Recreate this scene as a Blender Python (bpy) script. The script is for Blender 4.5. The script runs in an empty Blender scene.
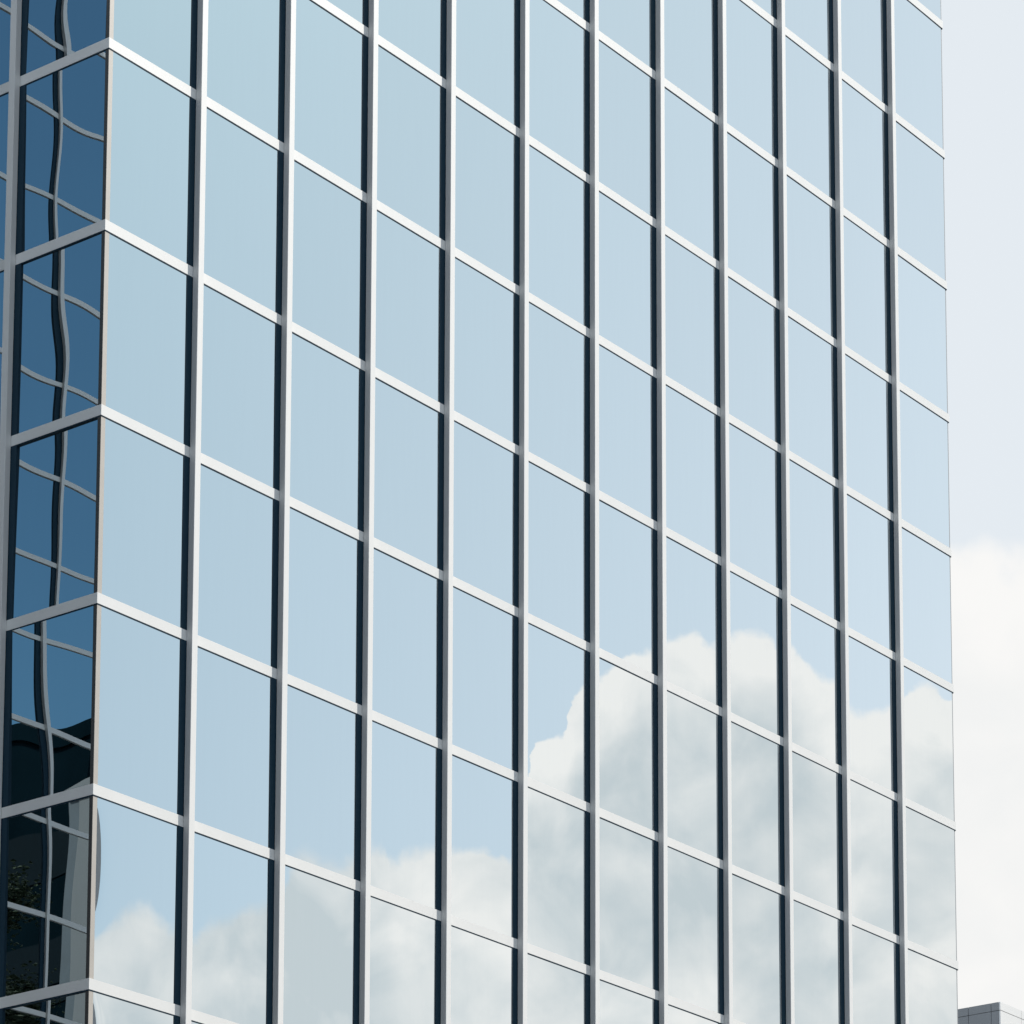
import bpy, bmesh, math, random
from mathutils import Vector, Matrix

random.seed(7)
S = bpy.context.scene
COL = S.collection
R_ = math.radians

# ------------------------------------------------------------------ camera
CAM = Vector((-43.9188, -43.1339, 1.6009))
RX = Vector((0.6075513880844452, -0.7942755483038574, 0.0027684297481881887))
UP = Vector((-0.12059457523399342, -0.08879814244431478, 0.9887223261980947))
FW = Vector((0.7850721363421304, 0.601033479321282, 0.14973475706781464))
F_PX, SHIFT = 3533.05, 888.73
cd = bpy.data.cameras.new('camera')
cam = bpy.data.objects.new('camera', cd)
COL.objects.link(cam)
cam.matrix_world = Matrix(((RX.x, UP.x, -FW.x, CAM.x), (RX.y, UP.y, -FW.y, CAM.y),
                           (RX.z, UP.z, -FW.z, CAM.z), (0, 0, 0, 1)))
cd.sensor_width = 36.0
cd.lens = 36.0 * F_PX / 1024.0
cd.shift_y = SHIFT / 1024.0
cd.clip_start = 0.5
cd.clip_end = 6000.0
S.camera = cam


def project(p):
    d = Vector(p) - CAM
    z = d.dot(FW)
    return 512 + F_PX * d.dot(RX) / z, 512 + SHIFT - F_PX * d.dot(UP) / z


# ------------------------------------------------------------------ exposure
S.view_settings.view_transform = 'Standard'
S.view_settings.look = 'None'
S.view_settings.exposure = 0.0
S.view_settings.gamma = 1.0
S.render.engine = 'CYCLES'
S.cycles.max_bounces = 10
S.cycles.glossy_bounces = 8
S.cycles.caustics_reflective = False
S.cycles.caustics_refractive = False

# ------------------------------------------------------------------ sun + sky
SUN_AZ, SUN_EL = 46.0, 43.0            # azimuth measured from -Y towards +X
sd = Vector((math.sin(R_(SUN_AZ)) * math.cos(R_(SUN_EL)), -math.cos(R_(SUN_AZ)) * math.cos(R_(SUN_EL)), math.sin(R_(SUN_EL))))
ld = bpy.data.lights.new('sun', 'SUN')
ld.energy = 3.6
ld.angle = R_(0.5)
ld.color = (1.0, 0.955, 0.89)
lo = bpy.data.objects.new('sun', ld)
COL.objects.link(lo)
lo.rotation_euler = (-sd).to_track_quat('-Z', 'Y').to_euler()
lo.location = sd * 120

W = bpy.data.worlds.new('World')
S.world = W
W.use_nodes = True
wt = W.node_tree
wt.nodes.clear()


class Nodes:
    """small helper that writes node expressions"""
    def __init__(self, t):
        self.t = t

    def new(self, kind, **kw):
        n = self.t.nodes.new(kind)
        for k, v in kw.items():
            setattr(n, k, v)
        return n

    def put(self, sock, v):
        if isinstance(v, bpy.types.NodeSocket):
            self.t.links.new(v, sock)
        else:
            sock.default_value = v

    def m(self, op, a, b=0.0, c=0.0, clamp=False):
        n = self.new('ShaderNodeMath', operation=op, use_clamp=clamp)
        self.put(n.inputs[0], a)
        self.put(n.inputs[1], b)
        self.put(n.inputs[2], c)
        return n.outputs[0]

    def vm(self, op, a, b=(0, 0, 0), scale=None):
        n = self.new('ShaderNodeVectorMath', operation=op)
        self.put(n.inputs[0], a)
        self.put(n.inputs[1], b)
        if scale is not None:
            self.put(n.inputs['Scale'], scale)
        return n.outputs['Value'] if op in ('DOT_PRODUCT', 'LENGTH') else n.outputs[0]

    def rng(self, v, a, b, c=0.0, d=1.0, smooth=True):
        n = self.new('ShaderNodeMapRange', interpolation_type='SMOOTHSTEP' if smooth else 'LINEAR')
        for i, x in enumerate((v, a, b, c, d)):
            self.put(n.inputs[i], x)
        return n.outputs[0]

    def noise(self, vec, scale, detail=4.0, rough=0.5, color=False, dist=0.0):
        n = self.new('ShaderNodeTexNoise')
        self.put(n.inputs['Vector'], vec)
        self.put(n.inputs['Scale'], scale)
        self.put(n.inputs['Detail'], detail)
        self.put(n.inputs['Roughness'], rough)
        self.put(n.inputs['Distortion'], dist)
        return n.outputs['Color'] if color else n.outputs['Fac']

    def mix(self, f, a, b, blend='MIX'):
        n = self.new('ShaderNodeMix', data_type='RGBA', blend_type=blend, clamp_factor=True)
        self.put(n.inputs[0], f)
        self.put(n.inputs[6], a)
        self.put(n.inputs[7], b)
        return n.outputs[2]

    def curve(self, v, x0, x1, y0, y1, pts):
        f = self.m('DIVIDE', self.m('SUBTRACT', v, x0), x1 - x0, clamp=True)
        n = self.new('ShaderNodeFloatCurve')
        c = n.mapping.curves[0]
        q = [((x - x0) / (x1 - x0), (y - y0) / (y1 - y0)) for x, y in pts]
        c.points[0].location = q[0]
        c.points[-1].location = q[-1]
        for a in q[1:-1]:
            c.points.new(*a)
        for pnt in c.points:
            pnt.handle_type = 'AUTO_CLAMPED'
        n.mapping.update()
        self.put(n.inputs['Value'], f)
        return self.m('MULTIPLY_ADD', n.outputs[0], y1 - y0, y0)


def C4(r, g, b, k=1.0):
    return (r * k, g * k, b * k, 1.0)


STRENGTH = 0.1
K = 1.0 / STRENGTH
N = Nodes(wt)
tc = N.new('ShaderNodeTexCoord')
D = tc.outputs['Generated']
sep = N.new('ShaderNodeSeparateXYZ')
N.put(sep.inputs[0], D)
dx, dy, dz = sep.outputs
sky = N.new('ShaderNodeTexSky', sky_type='NISHITA')
sky.sun_disc = False
sky.sun_elevation = R_(SUN_EL)
sky.sun_rotation = math.atan2(sd.x, sd.y)
sky.altitude = 50
sky.air_density = 1.0
sky.dust_density = 1.0
sky.ozone_density = 2.0
# thin high haze: strong towards and beyond the tower, thinner on the sunny side, none to the left
hz = math.hypot(sd.x, sd.y)
toward_sun = N.m('ADD', N.m('MULTIPLY', dx, sd.x / hz), N.m('MULTIPLY', dy, sd.y / hz))
east = N.m('MULTIPLY', N.rng(dx, 0.1, 0.6), N.rng(dy, -0.15, 0.40))
az0 = N.m('MULTIPLY', N.m('ARCTAN2', dx, N.m('MULTIPLY', dy, -1.0)), 57.29578)
veil_s = N.m('MULTIPLY', N.m('ADD', N.rng(az0, 43.0, 62.0, 0.25, 0.82, smooth=False), N.rng(dz, 0.50, 0.26, 0.0, 0.17, smooth=False)), N.rng(toward_sun, 0.0, 0.6))
high = N.m('MULTIPLY', N.rng(dz, 0.53, 0.68), N.rng(N.noise(D, 5.0, 5.0, 0.55), 0.35, 0.62, 0.45, 0.95))  # overhead cloud, out of view, added for more ambient light
veil = N.m('MAXIMUM', veil_s, N.m('MULTIPLY', east, 0.93))
blue = N.mix(1.0, sky.outputs[0], C4(0.515, 0.775, 0.80), 'MULTIPLY')
sundot = N.vm('DOT_PRODUCT', D, tuple(sd))
blue = N.vm('SCALE', blue, scale=N.rng(sundot, -0.2, 0.97, 1.3, 0.78, smooth=False))
base = N.mix(veil, blue, N.mix(east, C4(0.88, 0.95, 1.03, K), C4(0.83, 0.88, 0.925, K)))
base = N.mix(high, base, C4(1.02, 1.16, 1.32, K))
# unseen bright cloud added opposite the sun to lift the shaded faces
fill_clouds = N.m('MULTIPLY', N.m('MULTIPLY', N.rng(dx, 0.05, -0.35), N.rng(dy, -0.25, 0.15)), N.rng(N.noise(D, 6.0, 6.0, 0.55), 0.40, 0.56, 0.35, 1.0))
base = N.mix(fill_clouds, base, C4(1.08, 1.24, 1.42, K))
# cloud bank: its upper outline as elevation over azimuth, roughened by noise
w1 = N.vm('SUBTRACT', N.noise(D, 70.0, 3.0, 0.55, color=True), (0.5, 0.5, 0.5))
w2 = N.vm('SUBTRACT', N.noise(D, 260.0, 3.0, 0.55, color=True), (0.5, 0.5, 0.5))
Dw = N.vm('ADD', D, N.vm('ADD', N.vm('SCALE', w1, scale=0.006), N.vm('SCALE', w2, scale=0.0035)))
sw = N.new('ShaderNodeSeparateXYZ')
N.put(sw.inputs[0], Dw)
wx, wy, wz = sw.outputs
DEG = 57.29578
az = N.m('MULTIPLY', N.m('ARCTAN2', wx, N.m('MULTIPLY', wy, -1.0)), DEG)
el = N.m('MULTIPLY', N.m('ARCSINE', wz), DEG)
TOPS = [(45.03, 15.81), (45.6, 16.04), (46.01, 16.3), (46.42, 16.43), (46.75, 16.26), (47.0, 16.11), (47.28, 16.34), (47.99, 16.57), (48.52, 16.79), (48.82, 17.32), (49.18, 17.42), (49.6, 17.22), (49.9, 17.35), (50.41, 17.56), (50.63, 17.33), (50.91, 17.46), (51.21, 17.5), (51.92, 17.47), (52.2, 17.42), (52.47, 17.34), (52.71, 18.26), (52.92, 19.17), (53.29, 19.17), (53.46, 19.49), (53.65, 19.99), (53.85, 20.2), (54.1, 20.34), (54.44, 20.51), (54.78, 20.6), (55.0, 20.67), (55.21, 20.8), (55.54, 20.84), (55.85, 20.69), (56.05, 20.74), (56.56, 20.87), (56.9, 20.81), (57.11, 20.59), (57.31, 20.43), (57.6, 20.15), (57.9, 20.01), (58.06, 19.81), (58.26, 19.63), (58.49, 19.56), (58.73, 19.62), (58.95, 19.76), (59.2, 19.94), (59.49, 20.01), (59.73, 19.8), (60.56, 19.59)]
top_r = N.curve(az, 44.0, 62.0, 14.0, 22.0, [(44.0, 15.6)] + TOPS + [(62.0, 19.2)])
top_e = N.m('ADD', 22.1, N.m('MULTIPLY', N.m('SUBTRACT', N.noise(D, 30.0, 2.0), 0.5), 2.5))
top_w = 13.0  # low cloud on the left, raised out of view to brighten shaded faces
front = N.rng(dx, 0.05, 0.4)
top = N.m('ADD', N.m('MULTIPLY', east, top_e),
          N.m('MULTIPLY', N.m('SUBTRACT', 1.0, east), N.m('ADD', N.m('MULTIPLY', front, top_r), N.m('MULTIPLY', N.m('SUBTRACT', 1.0, front), top_w))))
depth = N.m('SUBTRACT', top, el)
soft = N.m('ADD', N.rng(N.noise(D, 40.0, 2.0), 0.3, 0.7, 0.04, 0.17), N.m('ADD', N.m('MULTIPLY', east, 0.26), N.rng(az, 53.0, 47.5, 0.0, 0.16)))
mask = N.rng(N.m('DIVIDE', depth, soft), -0.5, 1.0)
# puffs inside the bank
sunside = (sd.x * 0.006, sd.y * 0.006, 0.010)
n0 = N.noise(D, 42.0, 6.0, 0.50, dist=0.4)
n1 = N.noise(N.vm('ADD', D, sunside), 42.0, 6.0, 0.50, dist=0.4)
puff = N.m('MULTIPLY', N.m('SUBTRACT', n0, n1), 1.6)
big = N.m('MULTIPLY', N.m('SUBTRACT', N.noise(D, 17.0, 3.0, 0.5), 0.5), 1.6)
deep = N.rng(depth, 0.15, 2.3)
low = N.rng(el, 17.0, 14.2)
lum = N.m('ADD', N.m('ADD', N.m('SUBTRACT', 0.98, N.m('ADD', N.m('MULTIPLY', deep, 0.72), N.rng(az, 47.0, 53.0, 0.62, 0.0))), puff), N.m('ADD', big, N.m('MULTIPLY', low, 0.25)), clamp=True)
cl = N.mix(lum, C4(0.67, 0.72, 0.745, K), C4(1.04, 1.0, 0.97, K))
cl = N.mix(N.m('MULTIPLY', east, 0.85), cl, C4(0.93, 0.93, 0.92, K))
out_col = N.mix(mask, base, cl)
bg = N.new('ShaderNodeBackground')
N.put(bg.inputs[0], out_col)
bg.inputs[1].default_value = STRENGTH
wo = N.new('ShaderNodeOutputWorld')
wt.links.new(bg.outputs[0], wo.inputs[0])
W.cycles.sampling_method = 'MANUAL'
W.cycles.sample_map_resolution = 1024


# ------------------------------------------------------------------ materials
def material(name, color, rough=0.5, metal=0.0, var=0.0, scale=2.0, bump=0.0, stretch=(1, 1, 1), spec=None):
    m = bpy.data.materials.new(name)
    m.use_nodes = True
    t = m.node_tree
    n = Nodes(t)
    p = t.nodes['Principled BSDF']
    p.inputs['Roughness'].default_value = rough
    p.inputs['Metallic'].default_value = metal
    if spec is not None:
        p.inputs['Specular IOR Level'].default_value = spec
    p.inputs['Base Color'].default_value = C4(*color)
    if var or bump:
        g = n.new('ShaderNodeNewGeometry')
        v = n.vm('MULTIPLY', g.outputs['Position'], stretch)
        f = n.noise(v, scale, 5.0, 0.6)
        if var:
            k = n.rng(f, 0.25, 0.75, 1.0 - var, 1.0 + var, smooth=False)
            n.put(p.inputs['Base Color'], n.vm('SCALE', color, scale=k))
        if bump:
            b = n.new('ShaderNodeBump')
            b.inputs['Strength'].default_value = bump
            b.inputs['Distance'].default_value = 0.02
            n.put(b.inputs['Height'], f)
            n.put(p.inputs['Normal'], b.outputs[0])
    return m


def glass_material(name, tint, rough=0.0):
    """coated facade glass: a tinted mirror with faint streaks of dirt"""
    m = bpy.data.materials.new(name)
    m.use_nodes = True
    t = m.node_tree
    n = Nodes(t)
    p = t.nodes['Principled BSDF']
    p.inputs['Metallic'].default_value = 1.0
    p.inputs['Roughness'].default_value = rough
    g = n.new('ShaderNodeNewGeometry')
    streak = n.noise(n.vm('MULTIPLY', g.outputs['Position'], (1, 1, 0.06)), 9.0, 4.0, 0.6)
    inf = n.new('ShaderNodeObjectInfo')
    k = n.m('ADD', n.rng(streak, 0.3, 0.8, 1.0, 0.992), n.m('MULTIPLY', inf.outputs['Random'], 0.03))
    n.put(p.inputs['Base Color'], n.vm('SCALE', tint, scale=k))
    return m


M = {
    'glass': glass_material('coated_glass', (0.78, 0.835, 0.85)),
    'white': material('white_aluminium', (0.80, 0.79, 0.765), 0.42, var=0.025, scale=1.2, stretch=(1, 1, 0.3)),
    'gasket_and_shade': material('dark_gasket_and_shade', (0.013, 0.040, 0.064), 0.6, spec=0.15),  # also colours the shade line under the transoms
    'trim': material('beige_trim', (0.50, 0.46, 0.41), 0.4, var=0.05, scale=1.5),
    'trim_dark': material('bronze_trim', (0.05, 0.048, 0.045), 0.4),
    'edge': material('grey_edge_trim', (0.30, 0.31, 0.32), 0.45),
    'core': material('dark_interior', (0.02, 0.025, 0.03), 0.9),
    'roofing': material('roof_membrane', (0.25, 0.25, 0.25), 0.9, var=0.1),
    'ground': material('pavement_concrete', (0.15, 0.155, 0.16), 0.9, var=0.15, scale=0.4, bump=0.2),
    'clad_grey': material('grey_cladding', (0.30, 0.305, 0.31), 0.55, var=0.05, scale=0.5),
    'clad_white': material('light_cladding', (0.80, 0.79, 0.77), 0.55, var=0.04, scale=0.5),
    'clad_mid': material('mid_grey_cladding', (0.14, 0.155, 0.165), 0.6, var=0.06, scale=0.5),
    'shade_clad': material('shaded_side_cladding', (0.06, 0.085, 0.105), 0.6, var=0.1),
    'joint': material('dark_joint', (0.10, 0.11, 0.12), 0.8),
    'dark_clad': material('charcoal_cladding', (0.003, 0.009, 0.013), 0.95, var=0.3, scale=0.3, spec=0.0),
    'dark_glass': material('dark_window_glass', (0.006, 0.012, 0.016), 0.3, spec=0.03),
    'bark': material('tree_bark', (0.09, 0.065, 0.045), 0.9, var=0.3, scale=6.0, bump=0.6),
    'leaf': material('tree_leaves', (0.022, 0.042, 0.018), 0.8, var=0.5, scale=1.2),
}


# ------------------------------------------------------------------ builders
def box(bm, a, b):
    x0, y0, z0 = (min(a[i], b[i]) for i in range(3))
    x1, y1, z1 = (max(a[i], b[i]) for i in range(3))
    v = [bm.verts.new(c) for c in ((x0, y0, z0), (x1, y0, z0), (x1, y1, z0), (x0, y1, z0), (x0, y0, z1), (x1, y0, z1), (x1, y1, z1), (x0, y1, z1))]
    for f in ((3, 2, 1, 0), (4, 5, 6, 7), (0, 1, 5, 4), (1, 2, 6, 5), (2, 3, 7, 6), (3, 0, 4, 7)):
        bm.faces.new([v[i] for i in f])


def ring(bm, x0, x1, y0, y1, z0, z1, t):
    """rectangular band, outside faces at x0..x1, y0..y1, thickness t"""
    o = [(x0, y0), (x1, y0), (x1, y1), (x0, y1)]
    i = [(x0 + t, y0 + t), (x1 - t, y0 + t), (x1 - t, y1 - t), (x0 + t, y1 - t)]
    vs = [[bm.verts.new((x, y, z)) for x, y in c] for c in (o, i) for z in (z0, z1)]
    ob, ot, ib, it = vs
    for k in range(4):
        j = (k + 1) % 4
        bm.faces.new((ob[k], ob[j], ot[j], ot[k]))
        bm.faces.new((ib[j], ib[k], it[k], it[j]))
        bm.faces.new((ot[k], ot[j], it[j], it[k]))
        bm.faces.new((ob[j], ob[k], ib[k], ib[j]))


def obj(name, bm, mat, parent=None, smooth=False, loc=None):
    me = bpy.data.meshes.new(name)
    bmesh.ops.recalc_face_normals(bm, faces=bm.faces)
    bm.to_mesh(me)
    bm.free()
    if smooth:
        for p in me.polygons:
            p.use_smooth = True
    for x in (mat if isinstance(mat, (list, tuple)) else [mat]):
        me.materials.append(x)
    o = bpy.data.objects.new(name, me)
    COL.objects.link(o)
    if parent:
        o.parent = parent
        if loc is None:
            o.location = -Vector(parent.location)
    if loc is not None:
        o.location = loc
    return o


def thing(name, label, cat, loc, group=None):
    o = bpy.data.objects.new(name, None)
    COL.objects.link(o)
    o.location = loc
    o['label'] = label
    o['category'] = cat
    if group:
        o['group'] = group
    return o


def part_box(name, a, b, mat, parent):
    bm = bmesh.new()
    box(bm, a, b)
    return obj(name, bm, mat, parent)


# ------------------------------------------------------------------ ground
bm = bmesh.new()
v = [bm.verts.new(c) for c in ((-1500, -1500, 0), (1500, -1500, 0), (1500, 1500, 0), (-1500, 1500, 0))]
bm.faces.new(v)
g = obj('ground', bm, M['ground'])
g['kind'] = 'structure'

# ------------------------------------------------------------------ the tower
H = 3.6
TOPZ = 36.45                  # top of the transom that meets the corner near the upper left
XR, YB = 30.68, 20.60         # extent of the transom faces
GD = 0.015                     # glass lies this far behind the transom faces
CAP = 0.142                   # how far the white caps stand out
CW = 0.160
STRIP = 0.148               # dark strip showing beside each cap
BH = 0.205                    # transom height
PITCH = 2.548
levels = [TOPZ + H * k for k in range(-9, 9)]     # transom tops
ROOF = levels[-1] + 2.4
YW = 10.0                     # where the wing joins the left face

tower = thing('glass_tower', 'tall blue glass office tower with a white grid of mullions and transoms', 'office tower', (XR / 2, YB / 2, 0))


def front(s, d, z):           # sunlit face: s along +X
    return (s, -d, z)


def left(s, d, z):            # shaded face: s along +Y
    return (-d, s, z)


def right(s, d, z):
    return (XR + d, s, z)


def rear(s, d, z):
    return (s, YB + d, z)


front_caps = [2.378 + PITCH * i for i in range(11)]
left_caps = [2.325 + PITCH * i for i in range(7)]
left_caps_vis = left_caps[:3]

part_box('inner_wall', (0.5, 0.5, 0), (XR - 0.5, YB - 0.5, ROOF - 0.6), M['core'], tower)
for z in levels:
    bm = bmesh.new()
    ring(bm, 0, XR, 0, YB, z - BH, z, 0.22)
    tr = obj('transom', bm, M['white'], tower)
    bm = bmesh.new()
    ring(bm, 0.006, XR - 0.006, 0.006, YB - 0.006, z - BH - 0.022, z - BH - 0.001, 0.2)
    obj('gasket_and_shade', bm, M['gasket_and_shade'], tr, loc=(0, 0, 0))  # dark strip drawn as the black shade line under the transom
bm = bmesh.new()
ring(bm, 0.03, XR - 0.03, 0.03, YB - 0.03, ROOF - 0.5, ROOF, 0.3)
obj('parapet', bm, M['white'], tower)
part_box('roof', (0.35, 0.35, ROOF - 0.6), (XR - 0.35, YB - 0.35, ROOF - 0.4), M['roofing'], tower)

for face, caps in ((front, front_caps), (left, left_caps), (right, left_caps), (rear, front_caps)):
    for s in caps:
        if face is left and s > YW - 0.4:
            continue
        bm = bmesh.new()
        zs = [0.0] + [z for z in levels] + [ROOF - 0.5]
        # dark backing strip, cut where each transom passes over it
        for a, b in zip(zs[:-1], zs[1:]):
            top = b - (BH if b in levels else 0.0) - 0.001
            box(bm, face(s - STRIP, -0.10, a + 0.001), face(s + CW + 0.10, -0.003, top))
        mu = obj('mullion', bm, M['gasket_and_shade'], tower)
        c = bmesh.new()
        box(c, face(s, 0.003, 0.0), face(s + CW, CAP, ROOF - 0.05))
        bmesh.ops.bevel(c, geom=c.edges[:], offset=0.006, segments=1, affect='EDGES')
        cp = obj('mullion_cap', c, M['white'], mu, loc=(0, 0, 0))

# corner trims: dark on the left face, beige on the front face
for z0, z1 in zip([0.0] + levels, levels + [ROOF - 0.5]):
    pass
zcuts = [0.0] + levels + [ROOF - 0.5]


def vertical_trim(name, a, b, mat):
    bm = bmesh.new()
    for z0, z1 in zip(zcuts[:-1], zcuts[1:]):
        t = z1 - (BH + 0.023 if z1 in levels else 0.0) - 0.001
        box(bm, (a[0], a[1], z0 + 0.001), (b[0], b[1], t))
    return obj(name, bm, mat, tower)


vertical_trim('corner_trim', (0.014, 0.012, 0), (0.125, 0.10, 0), M['trim'])
vertical_trim('corner_bead', (0.010, 0.020, 0), (0.013, 0.098, 0), M['trim_dark'])
vertical_trim('edge_trim', (XR - 0.075, 0.026, 0), (XR - 0.02, 0.15, 0), M['edge'])
vertical_trim('edge_trim', (XR - 0.075, YB - 0.15, 0), (XR - 0.03, YB - 0.03, 0), M['edge'])
vertical_trim('edge_trim', (0.030, YB - 0.15, 0), (0.075, YB - 0.03, 0), M['edge'])

# glass: every pane that shows in the photograph is a part of its own
rows = [(0.0, levels[0])] + list(zip(levels[:-1], levels[1:])) + [(levels[-1], ROOF - 0.5 + BH)]


def bays(caps, end):
    out = []
    a = 0.11
    for c in caps:
        out.append((a, c + 0.010))
        a = c + CW - 0.010
    out.append((a, end))
    return out


def pane_mesh(bm, face, s0, s1, z0, z1, amp, tilt, rnd, n, edge=0.0):
    """one pane as a fine sheet, slightly bowed and tilted"""
    ph = [rnd.uniform(0, 6.28) for _ in range(6)]
    ns, nz = n
    fr = (rnd.uniform(3.6, 6.4), rnd.uniform(7.0, 11.0), rnd.uniform(2.6, 4.4), rnd.uniform(0.3, 0.9))
    vs = []
    for j in range(nz + 1):
        row = []
        for i in range(ns + 1):
            u, v = i / ns, j / nz
            s, z = s0 + (s1 - s0) * u, z0 + (z1 - z0) * v
            d = -GD - (0.016 if face is left else 0.0)
            if edge:
                d -= edge * math.exp(-(s - 0.125) / 0.12) * math.sin(math.pi * min(1.0, max(0.0, (1.0 - v) * 1.35 + 0.02)))
            d += tilt[0] * (u - 0.5) * (s1 - s0) + tilt[1] * (v - 0.5) * (z1 - z0)
            if amp:
                d += amp * (fr[3] * math.sin(fr[0] * v + ph[0]) * (0.5 + u) + 0.30 * math.sin(fr[1] * v + ph[1] + 1.3 * u)
                            + 0.6 * math.sin(fr[2] * u + ph[2] + 1.1 * v) + 0.25 * math.sin(7.0 * u + 2.0 * v + ph[3])
                            + 0.30 * math.exp(-8.0 * u) * math.sin(4.0 * v + ph[4]))
            row.append(bm.verts.new(face(s, d, z)))
        vs.append(row)
    for j in range(nz):
        for i in range(ns):
            bm.faces.new((vs[j][i], vs[j][i + 1], vs[j + 1][i + 1], vs[j + 1][i]))


def seen_area(face, s0, s1, z0, z1):
    q = [project(face(s, -GD, z)) for s, z in ((s0, z0), (s1, z0), (s1, z1), (s0, z1))]
    xs = [max(0, min(1024, a[0])) for a in q]
    ys = [max(0, min(1024, a[1])) for a in q]
    a = 0.0
    for k in range(4):
        j = (k + 1) % 4
        a += xs[k] * ys[j] - xs[j] * ys[k]
    return abs(a) / 2


panes = []
for face, caps, end in ((front, front_caps, XR - 0.078), (left, left_caps, YB - 0.15), (right, left_caps, YB - 0.15), (rear, front_caps, XR - 0.15)):
    for bi, (s0, s1) in enumerate(bays(caps, end)):
        for ri, (z0, z1) in enumerate(rows):
            vis = seen_area(face, s0, s1, z0, z1 - BH) if face in (front, left) else 0.0
            panes.append((vis, face, bi, ri, s0, s1, z0 + 0.001, z1 - BH - 0.001))
panes.sort(key=lambda p: -p[0])
rest = bmesh.new()
for k, (vis, face, bi, ri, s0, s1, z0, z1) in enumerate(panes):
    rnd = random.Random(1000 * ri + 10 * bi + (3 if face is left else 0))
    if face is left and bi < 3:
        amp, tilt, n = 0.0025, (rnd.uniform(-.003, .003), rnd.uniform(-.011, .011)), (14, 22)
    else:
        amp, tilt, n = 0.0004, (rnd.uniform(-.0010, .0010), rnd.uniform(-.0010, .0010)), (6, 8)
        if face in (right, rear):
            amp, n = 0.0, (1, 1)
    if k < 100:
        bm = bmesh.new()
        edge = 0.0
        if face is front and bi == 0 and 18.0 < z1 < 23.0:     # corner panes pinched along the trim
            edge, n = 0.0075, (80, 24)
        pane_mesh(bm, face, s0, s1, z0, z1, amp, tilt, rnd, n, edge)
        obj('glass_pane', bm, M['glass'], tower, smooth=True)
    else:
        pane_mesh(rest, face, s0, s1, z0, z1, amp, tilt, rnd, n)
ro = obj('glass_pane', rest, M['glass'], tower, smooth=True)
ro['kind'] = 'stuff'

# ------------------------------------------------------------------ the lower wing mirrored in the left face
wing = thing('office_wing', 'glass office wing at the inner corner, mirrored in the shaded left face', 'office wing', (-13, YW + 4, 0))
WX0, WX1, WY1 = -26.0, -0.22, 19.0
WTOP = 48.6
part_box('inner_wall', (WX0 + 0.4, YW + 0.5, 0), (WX1 - 0.1, WY1 - 0.4, WTOP - 0.4), M['core'], wing)
WPZ, WZ0 = 2.05, 0.86
wl = [WZ0 + WPZ * k for k in range(24)]
for z in wl:
    bm = bmesh.new()
    box(bm, (WX0, YW, z - 0.115), (WX1, YW + 0.2, z))
    obj('transom', bm, M['white'], wing)
wcaps = [-8.78 + 2.35 * k for k in range(-7, 4)]
for s in wcaps:
    bm = bmesh.new()
    zz = [0.0] + wl
    for a, b in zip(zz[:-1], zz[1:]):
        box(bm, (s + 0.03, YW + 0.012, a + 0.001), (s + 0.20, YW + 0.10, b - 0.116))
    mu = obj('mullion', bm, M['gasket_and_shade'], wing)
    c = bmesh.new()
    box(c, (s, YW - 0.06, 0), (s + 0.085, YW - 0.003, WTOP - 0.3))
    obj('mullion_cap', c, M['white'], mu, loc=(0, 0, 0))
bm = bmesh.new()
box(bm, (WX0 + 0.02, YW + 0.035, 0), (WX1 - 0.02, YW + 0.075, WTOP - 0.2))
obj('glass_wall', bm, M['glass'], wing)
bm = bmesh.new()
box(bm, (WX0, YW + 0.04, WTOP - 0.35), (WX1, WY1, WTOP))
obj('roof', bm, M['white'], wing)

# ------------------------------------------------------------------ buildings across the street (only ever seen mirrored)
dk = thing('dark_office', 'dark charcoal office block across the court, mirrored low in the left face', 'office block', (-45, -10, 0))
DT = 39.0
part_box('wall', (-60, -30, 0), (-34.5, -13.55, DT), M['dark_clad'], dk)
for k in range(9):
    z = DT - 2.6 - 3.4 * k
    part_box('window_band', (-34.5 + 0.002, -29.2, z - 1.5), (-34.46, -14.2, z), M['dark_glass'], dk)
part_box('roof', (-60.05, -30.05, DT), (-34.42, -13.52, DT + 0.45), M['dark_clad'], dk)
part_box('plant_room', (-44, -14.5, DT + 0.45), (-39, -13.7, DT + 0.9), M['dark_clad'], dk)

pb = thing('pale_office', 'pale panelled office block across the court, mirrored beside the tower corner', 'office block', (-45, 0, 0))
part_box('wall', (-46, -12.95, 0), (-33, -6, 36.6), M['clad_mid'], pb)
part_box('roof', (-46.2, -13.5, 36.6), (-32.9, -5.8, 36.9), M['clad_mid'], pb)
part_box('shaded_side', (-46, -13.5, 0), (-33.02, -12.952, 36.598), M['shade_clad'], pb)  # dark strip stands in for the block's shaded side face
for k in range(9):
    part_box('window', (-32.998, -9.8, 33.0 - 3.6 * k), (-32.95, -6.6, 34.7 - 3.6 * k), M['dark_glass'], pb)

sl = thing('slab_block', 'slim grey slab block behind the viewer, mirrored as a sliver by the tower corner', 'office block', (100, -125, 0))
part_box('wall', (98, -150, 0), (111, -118, 84), M['clad_grey'], sl)
for k in range(22):
    part_box('window_band', (97.95, -149, 3.0 + 3.7 * k), (97.998, -119, 5.0 + 3.7 * k), M['dark_glass'], sl)
part_box('roof', (97.7, -150.3, 84), (111.3, -117.7, 84.5), M['clad_white'], sl)

# ------------------------------------------------------------------ trees by the court (mirrored only)


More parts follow.
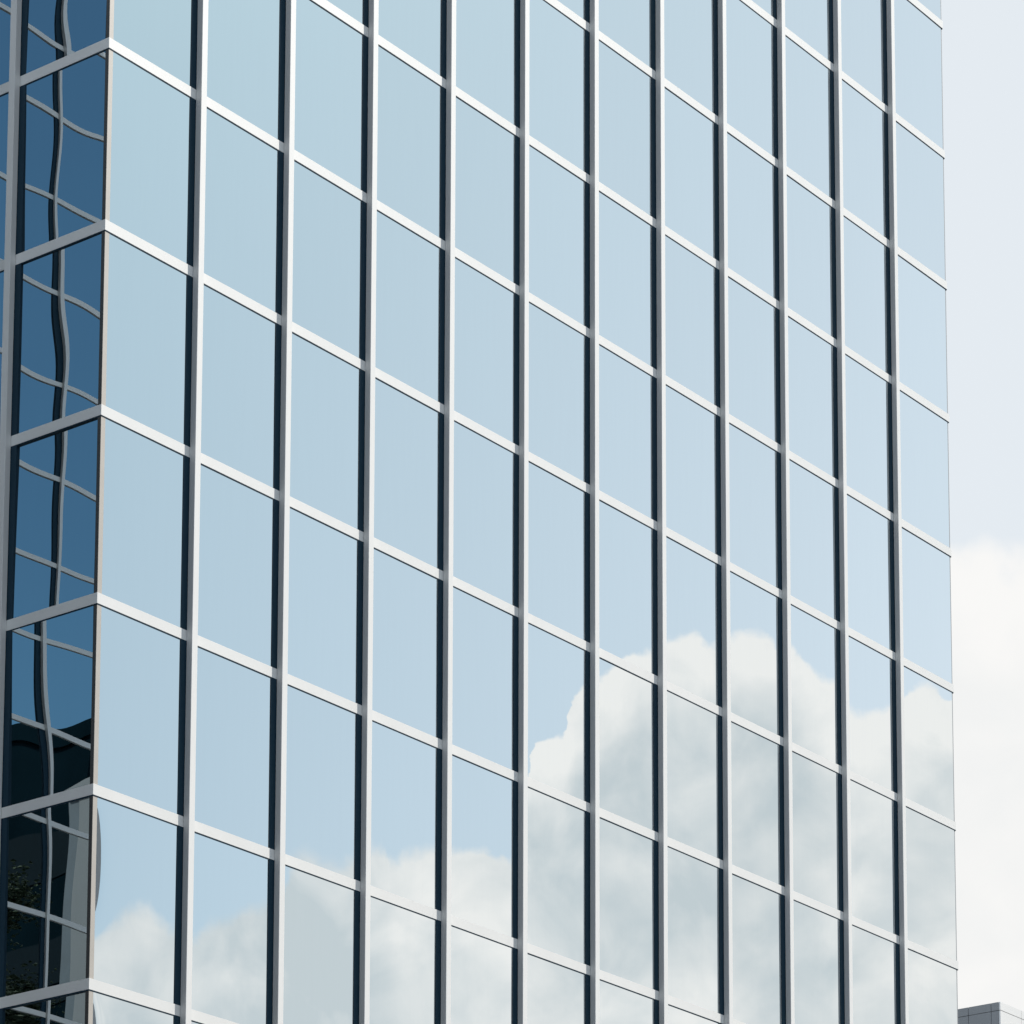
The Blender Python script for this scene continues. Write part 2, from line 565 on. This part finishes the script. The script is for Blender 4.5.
def tree(x, y, h, spread, seed, label):
    rnd = random.Random(seed)
    t = thing('tree', label, 'tree', (x, y, 0), 'tall trees in the court')
    bm = bmesh.new()

    def limb(a, b, r0, r1):
        a, b = Vector(a), Vector(b)
        q = (b - a).to_track_quat('Z', 'Y')
        rings = []
        for f, r in ((0, r0), (0.5, (r0 + r1) / 2), (1, r1)):
            c = a.lerp(b, f)
            rings.append([bm.verts.new(c + q @ Vector((r * math.cos(k * 0.785), r * math.sin(k * 0.785), 0))) for k in range(8)])
        for p, n in zip(rings[:-1], rings[1:]):
            for k in range(8):
                bm.faces.new((p[k], p[(k + 1) % 8], n[(k + 1) % 8], n[k]))

    limb((0, 0, 0), (0.2, 0.1, h * 0.45), 0.38, 0.26)
    limb((0.2, 0.1, h * 0.45), (0.1, -0.1, h * 0.93), 0.26, 0.05)
    tips = []
    for k in range(22):
        z = h * (0.32 + 0.6 * k / 22)
        a = k * 2.4 + rnd.uniform(-.4, .4)
        ln = spread * (1.0 - 0.55 * (k / 22)) * rnd.uniform(0.6, 1.05)
        e = (ln * math.cos(a), ln * math.sin(a), z + ln * rnd.uniform(0.3, 0.7))
        limb((0.15, 0, z), e, 0.09, 0.02)
        tips.append((e, ln))
        tips.append(((e[0] * 0.6, e[1] * 0.6, z + (e[2] - z) * 0.6), ln))
    obj('trunk', bm, M['bark'], t, loc=(0, 0, 0))
    bm = bmesh.new()
    for e, ln in tips:
        for _ in range(800):
            c = Vector(e) + Vector((rnd.gauss(0, 0.36), rnd.gauss(0, 0.36), rnd.gauss(0, 0.3)))
            n = Vector((rnd.gauss(0, 1), rnd.gauss(0, 1), rnd.gauss(0.4, 1))).normalized()
            q = n.to_track_quat('Z', 'Y')
            l, w = rnd.uniform(0.06, 0.11), rnd.uniform(0.03, 0.05)
            bm.faces.new([bm.verts.new(c + q @ Vector(p)) for p in ((-l, 0, 0), (0, -w, 0.03), (l, 0, 0), (0, w, 0.03))])
    obj('crown', bm, M['leaf'], t, loc=(0, 0, 0))
    return t


tree(-16.0, -0.3, 31.0, 4.6, 4, 'taller tree in the court, mirrored in the lowest dark panes')
tree(-22.0, -9.5, 30.0, 3.6, 9, 'second leafy tree in the court, behind the taller one')

# ------------------------------------------------------------------ the far block at the lower right
PX, PY, PZ = 86.81, 30.42, 41.60
blk = thing('office_block', 'distant flat roofed office block with grey and white panel cladding beyond the tower edge', 'office block', (PX, PY, 0))
part_box('inner_wall', (PX + 0.3, PY + 0.3, 0), (PX + 24, PY + 30, PZ - 0.5), M['core'], blk)
part_box('roof', (PX + 0.25, PY + 0.25, PZ - 0.5), (PX + 24, PY + 30, PZ - 0.3), M['roofing'], blk)
JT = 0.022


def panels(face, name, mat, scuts, zc, skip=()):
    bm = bmesh.new()
    for i, (a, b) in enumerate(zip(scuts[:-1], scuts[1:])):
        for j, (p, q) in enumerate(zip(zc[:-1], zc[1:])):
            if (i, j) in skip:
                continue
            box(bm, face(a + JT / 2, p + JT / 2), face(b - JT / 2, q - JT / 2, ))
    return obj(name, bm, mat, blk)


def lf(s, z, d=0.0):
    lf.k = not lf.k
    return (PX + (0.0 if lf.k else 0.08), PY + s, z)


lf.k = False


def rf(s, z, d=0.0):
    rf.k = not rf.k
    return (PX + s, PY + (0.0 if rf.k else 0.08), z)


rf.k = False
zc = [PZ, PZ - 0.36] + [PZ - 0.36 - 3.6 * k for k in range(1, 12)]
panels(lf, 'side_panels', M['clad_grey'], [0.085] + [0.45 + 1.13 * k for k in range(27)], zc)
part_box('joint_backing', (PX + 0.075, PY + 0.085, 0), (PX + 0.2, PY + 30, PZ - 0.02), M['joint'], blk)
fs = [0.0, 1.85] + [1.85 + 2.4 * k for k in range(1, 9)]
win = [(i, j) for i in range(1, 9, 2) for j in range(1, 12)]
panels(rf, 'front_panels', M['clad_white'], fs, [PZ, PZ - 0.36] + [PZ - 0.36 - 3.6 * k for k in range(1, 12)])
part_box('joint_backing', (PX + 0.21, PY + 0.075, 0), (PX + 21, PY + 0.2, PZ - 0.02), M['joint'], blk)
for k in range(1, 11):
    for i in range(0, 4):
        a = 1.95 + 4.8 * i
        z = PZ - 0.62 - 3.6 * (k - 1)
        fr = part_box('window', (PX + a, PY - 0.03, z - 1.7), (PX + a + 2.1, PY + 0.03, z), M['joint'], blk)
        bm = bmesh.new()
        box(bm, (PX + a + 0.06, PY - 0.034, z - 1.64), (PX + a + 2.04, PY - 0.031, z - 0.06))
        obj('pane', bm, M['dark_glass'], fr, loc=(0, 0, 0))
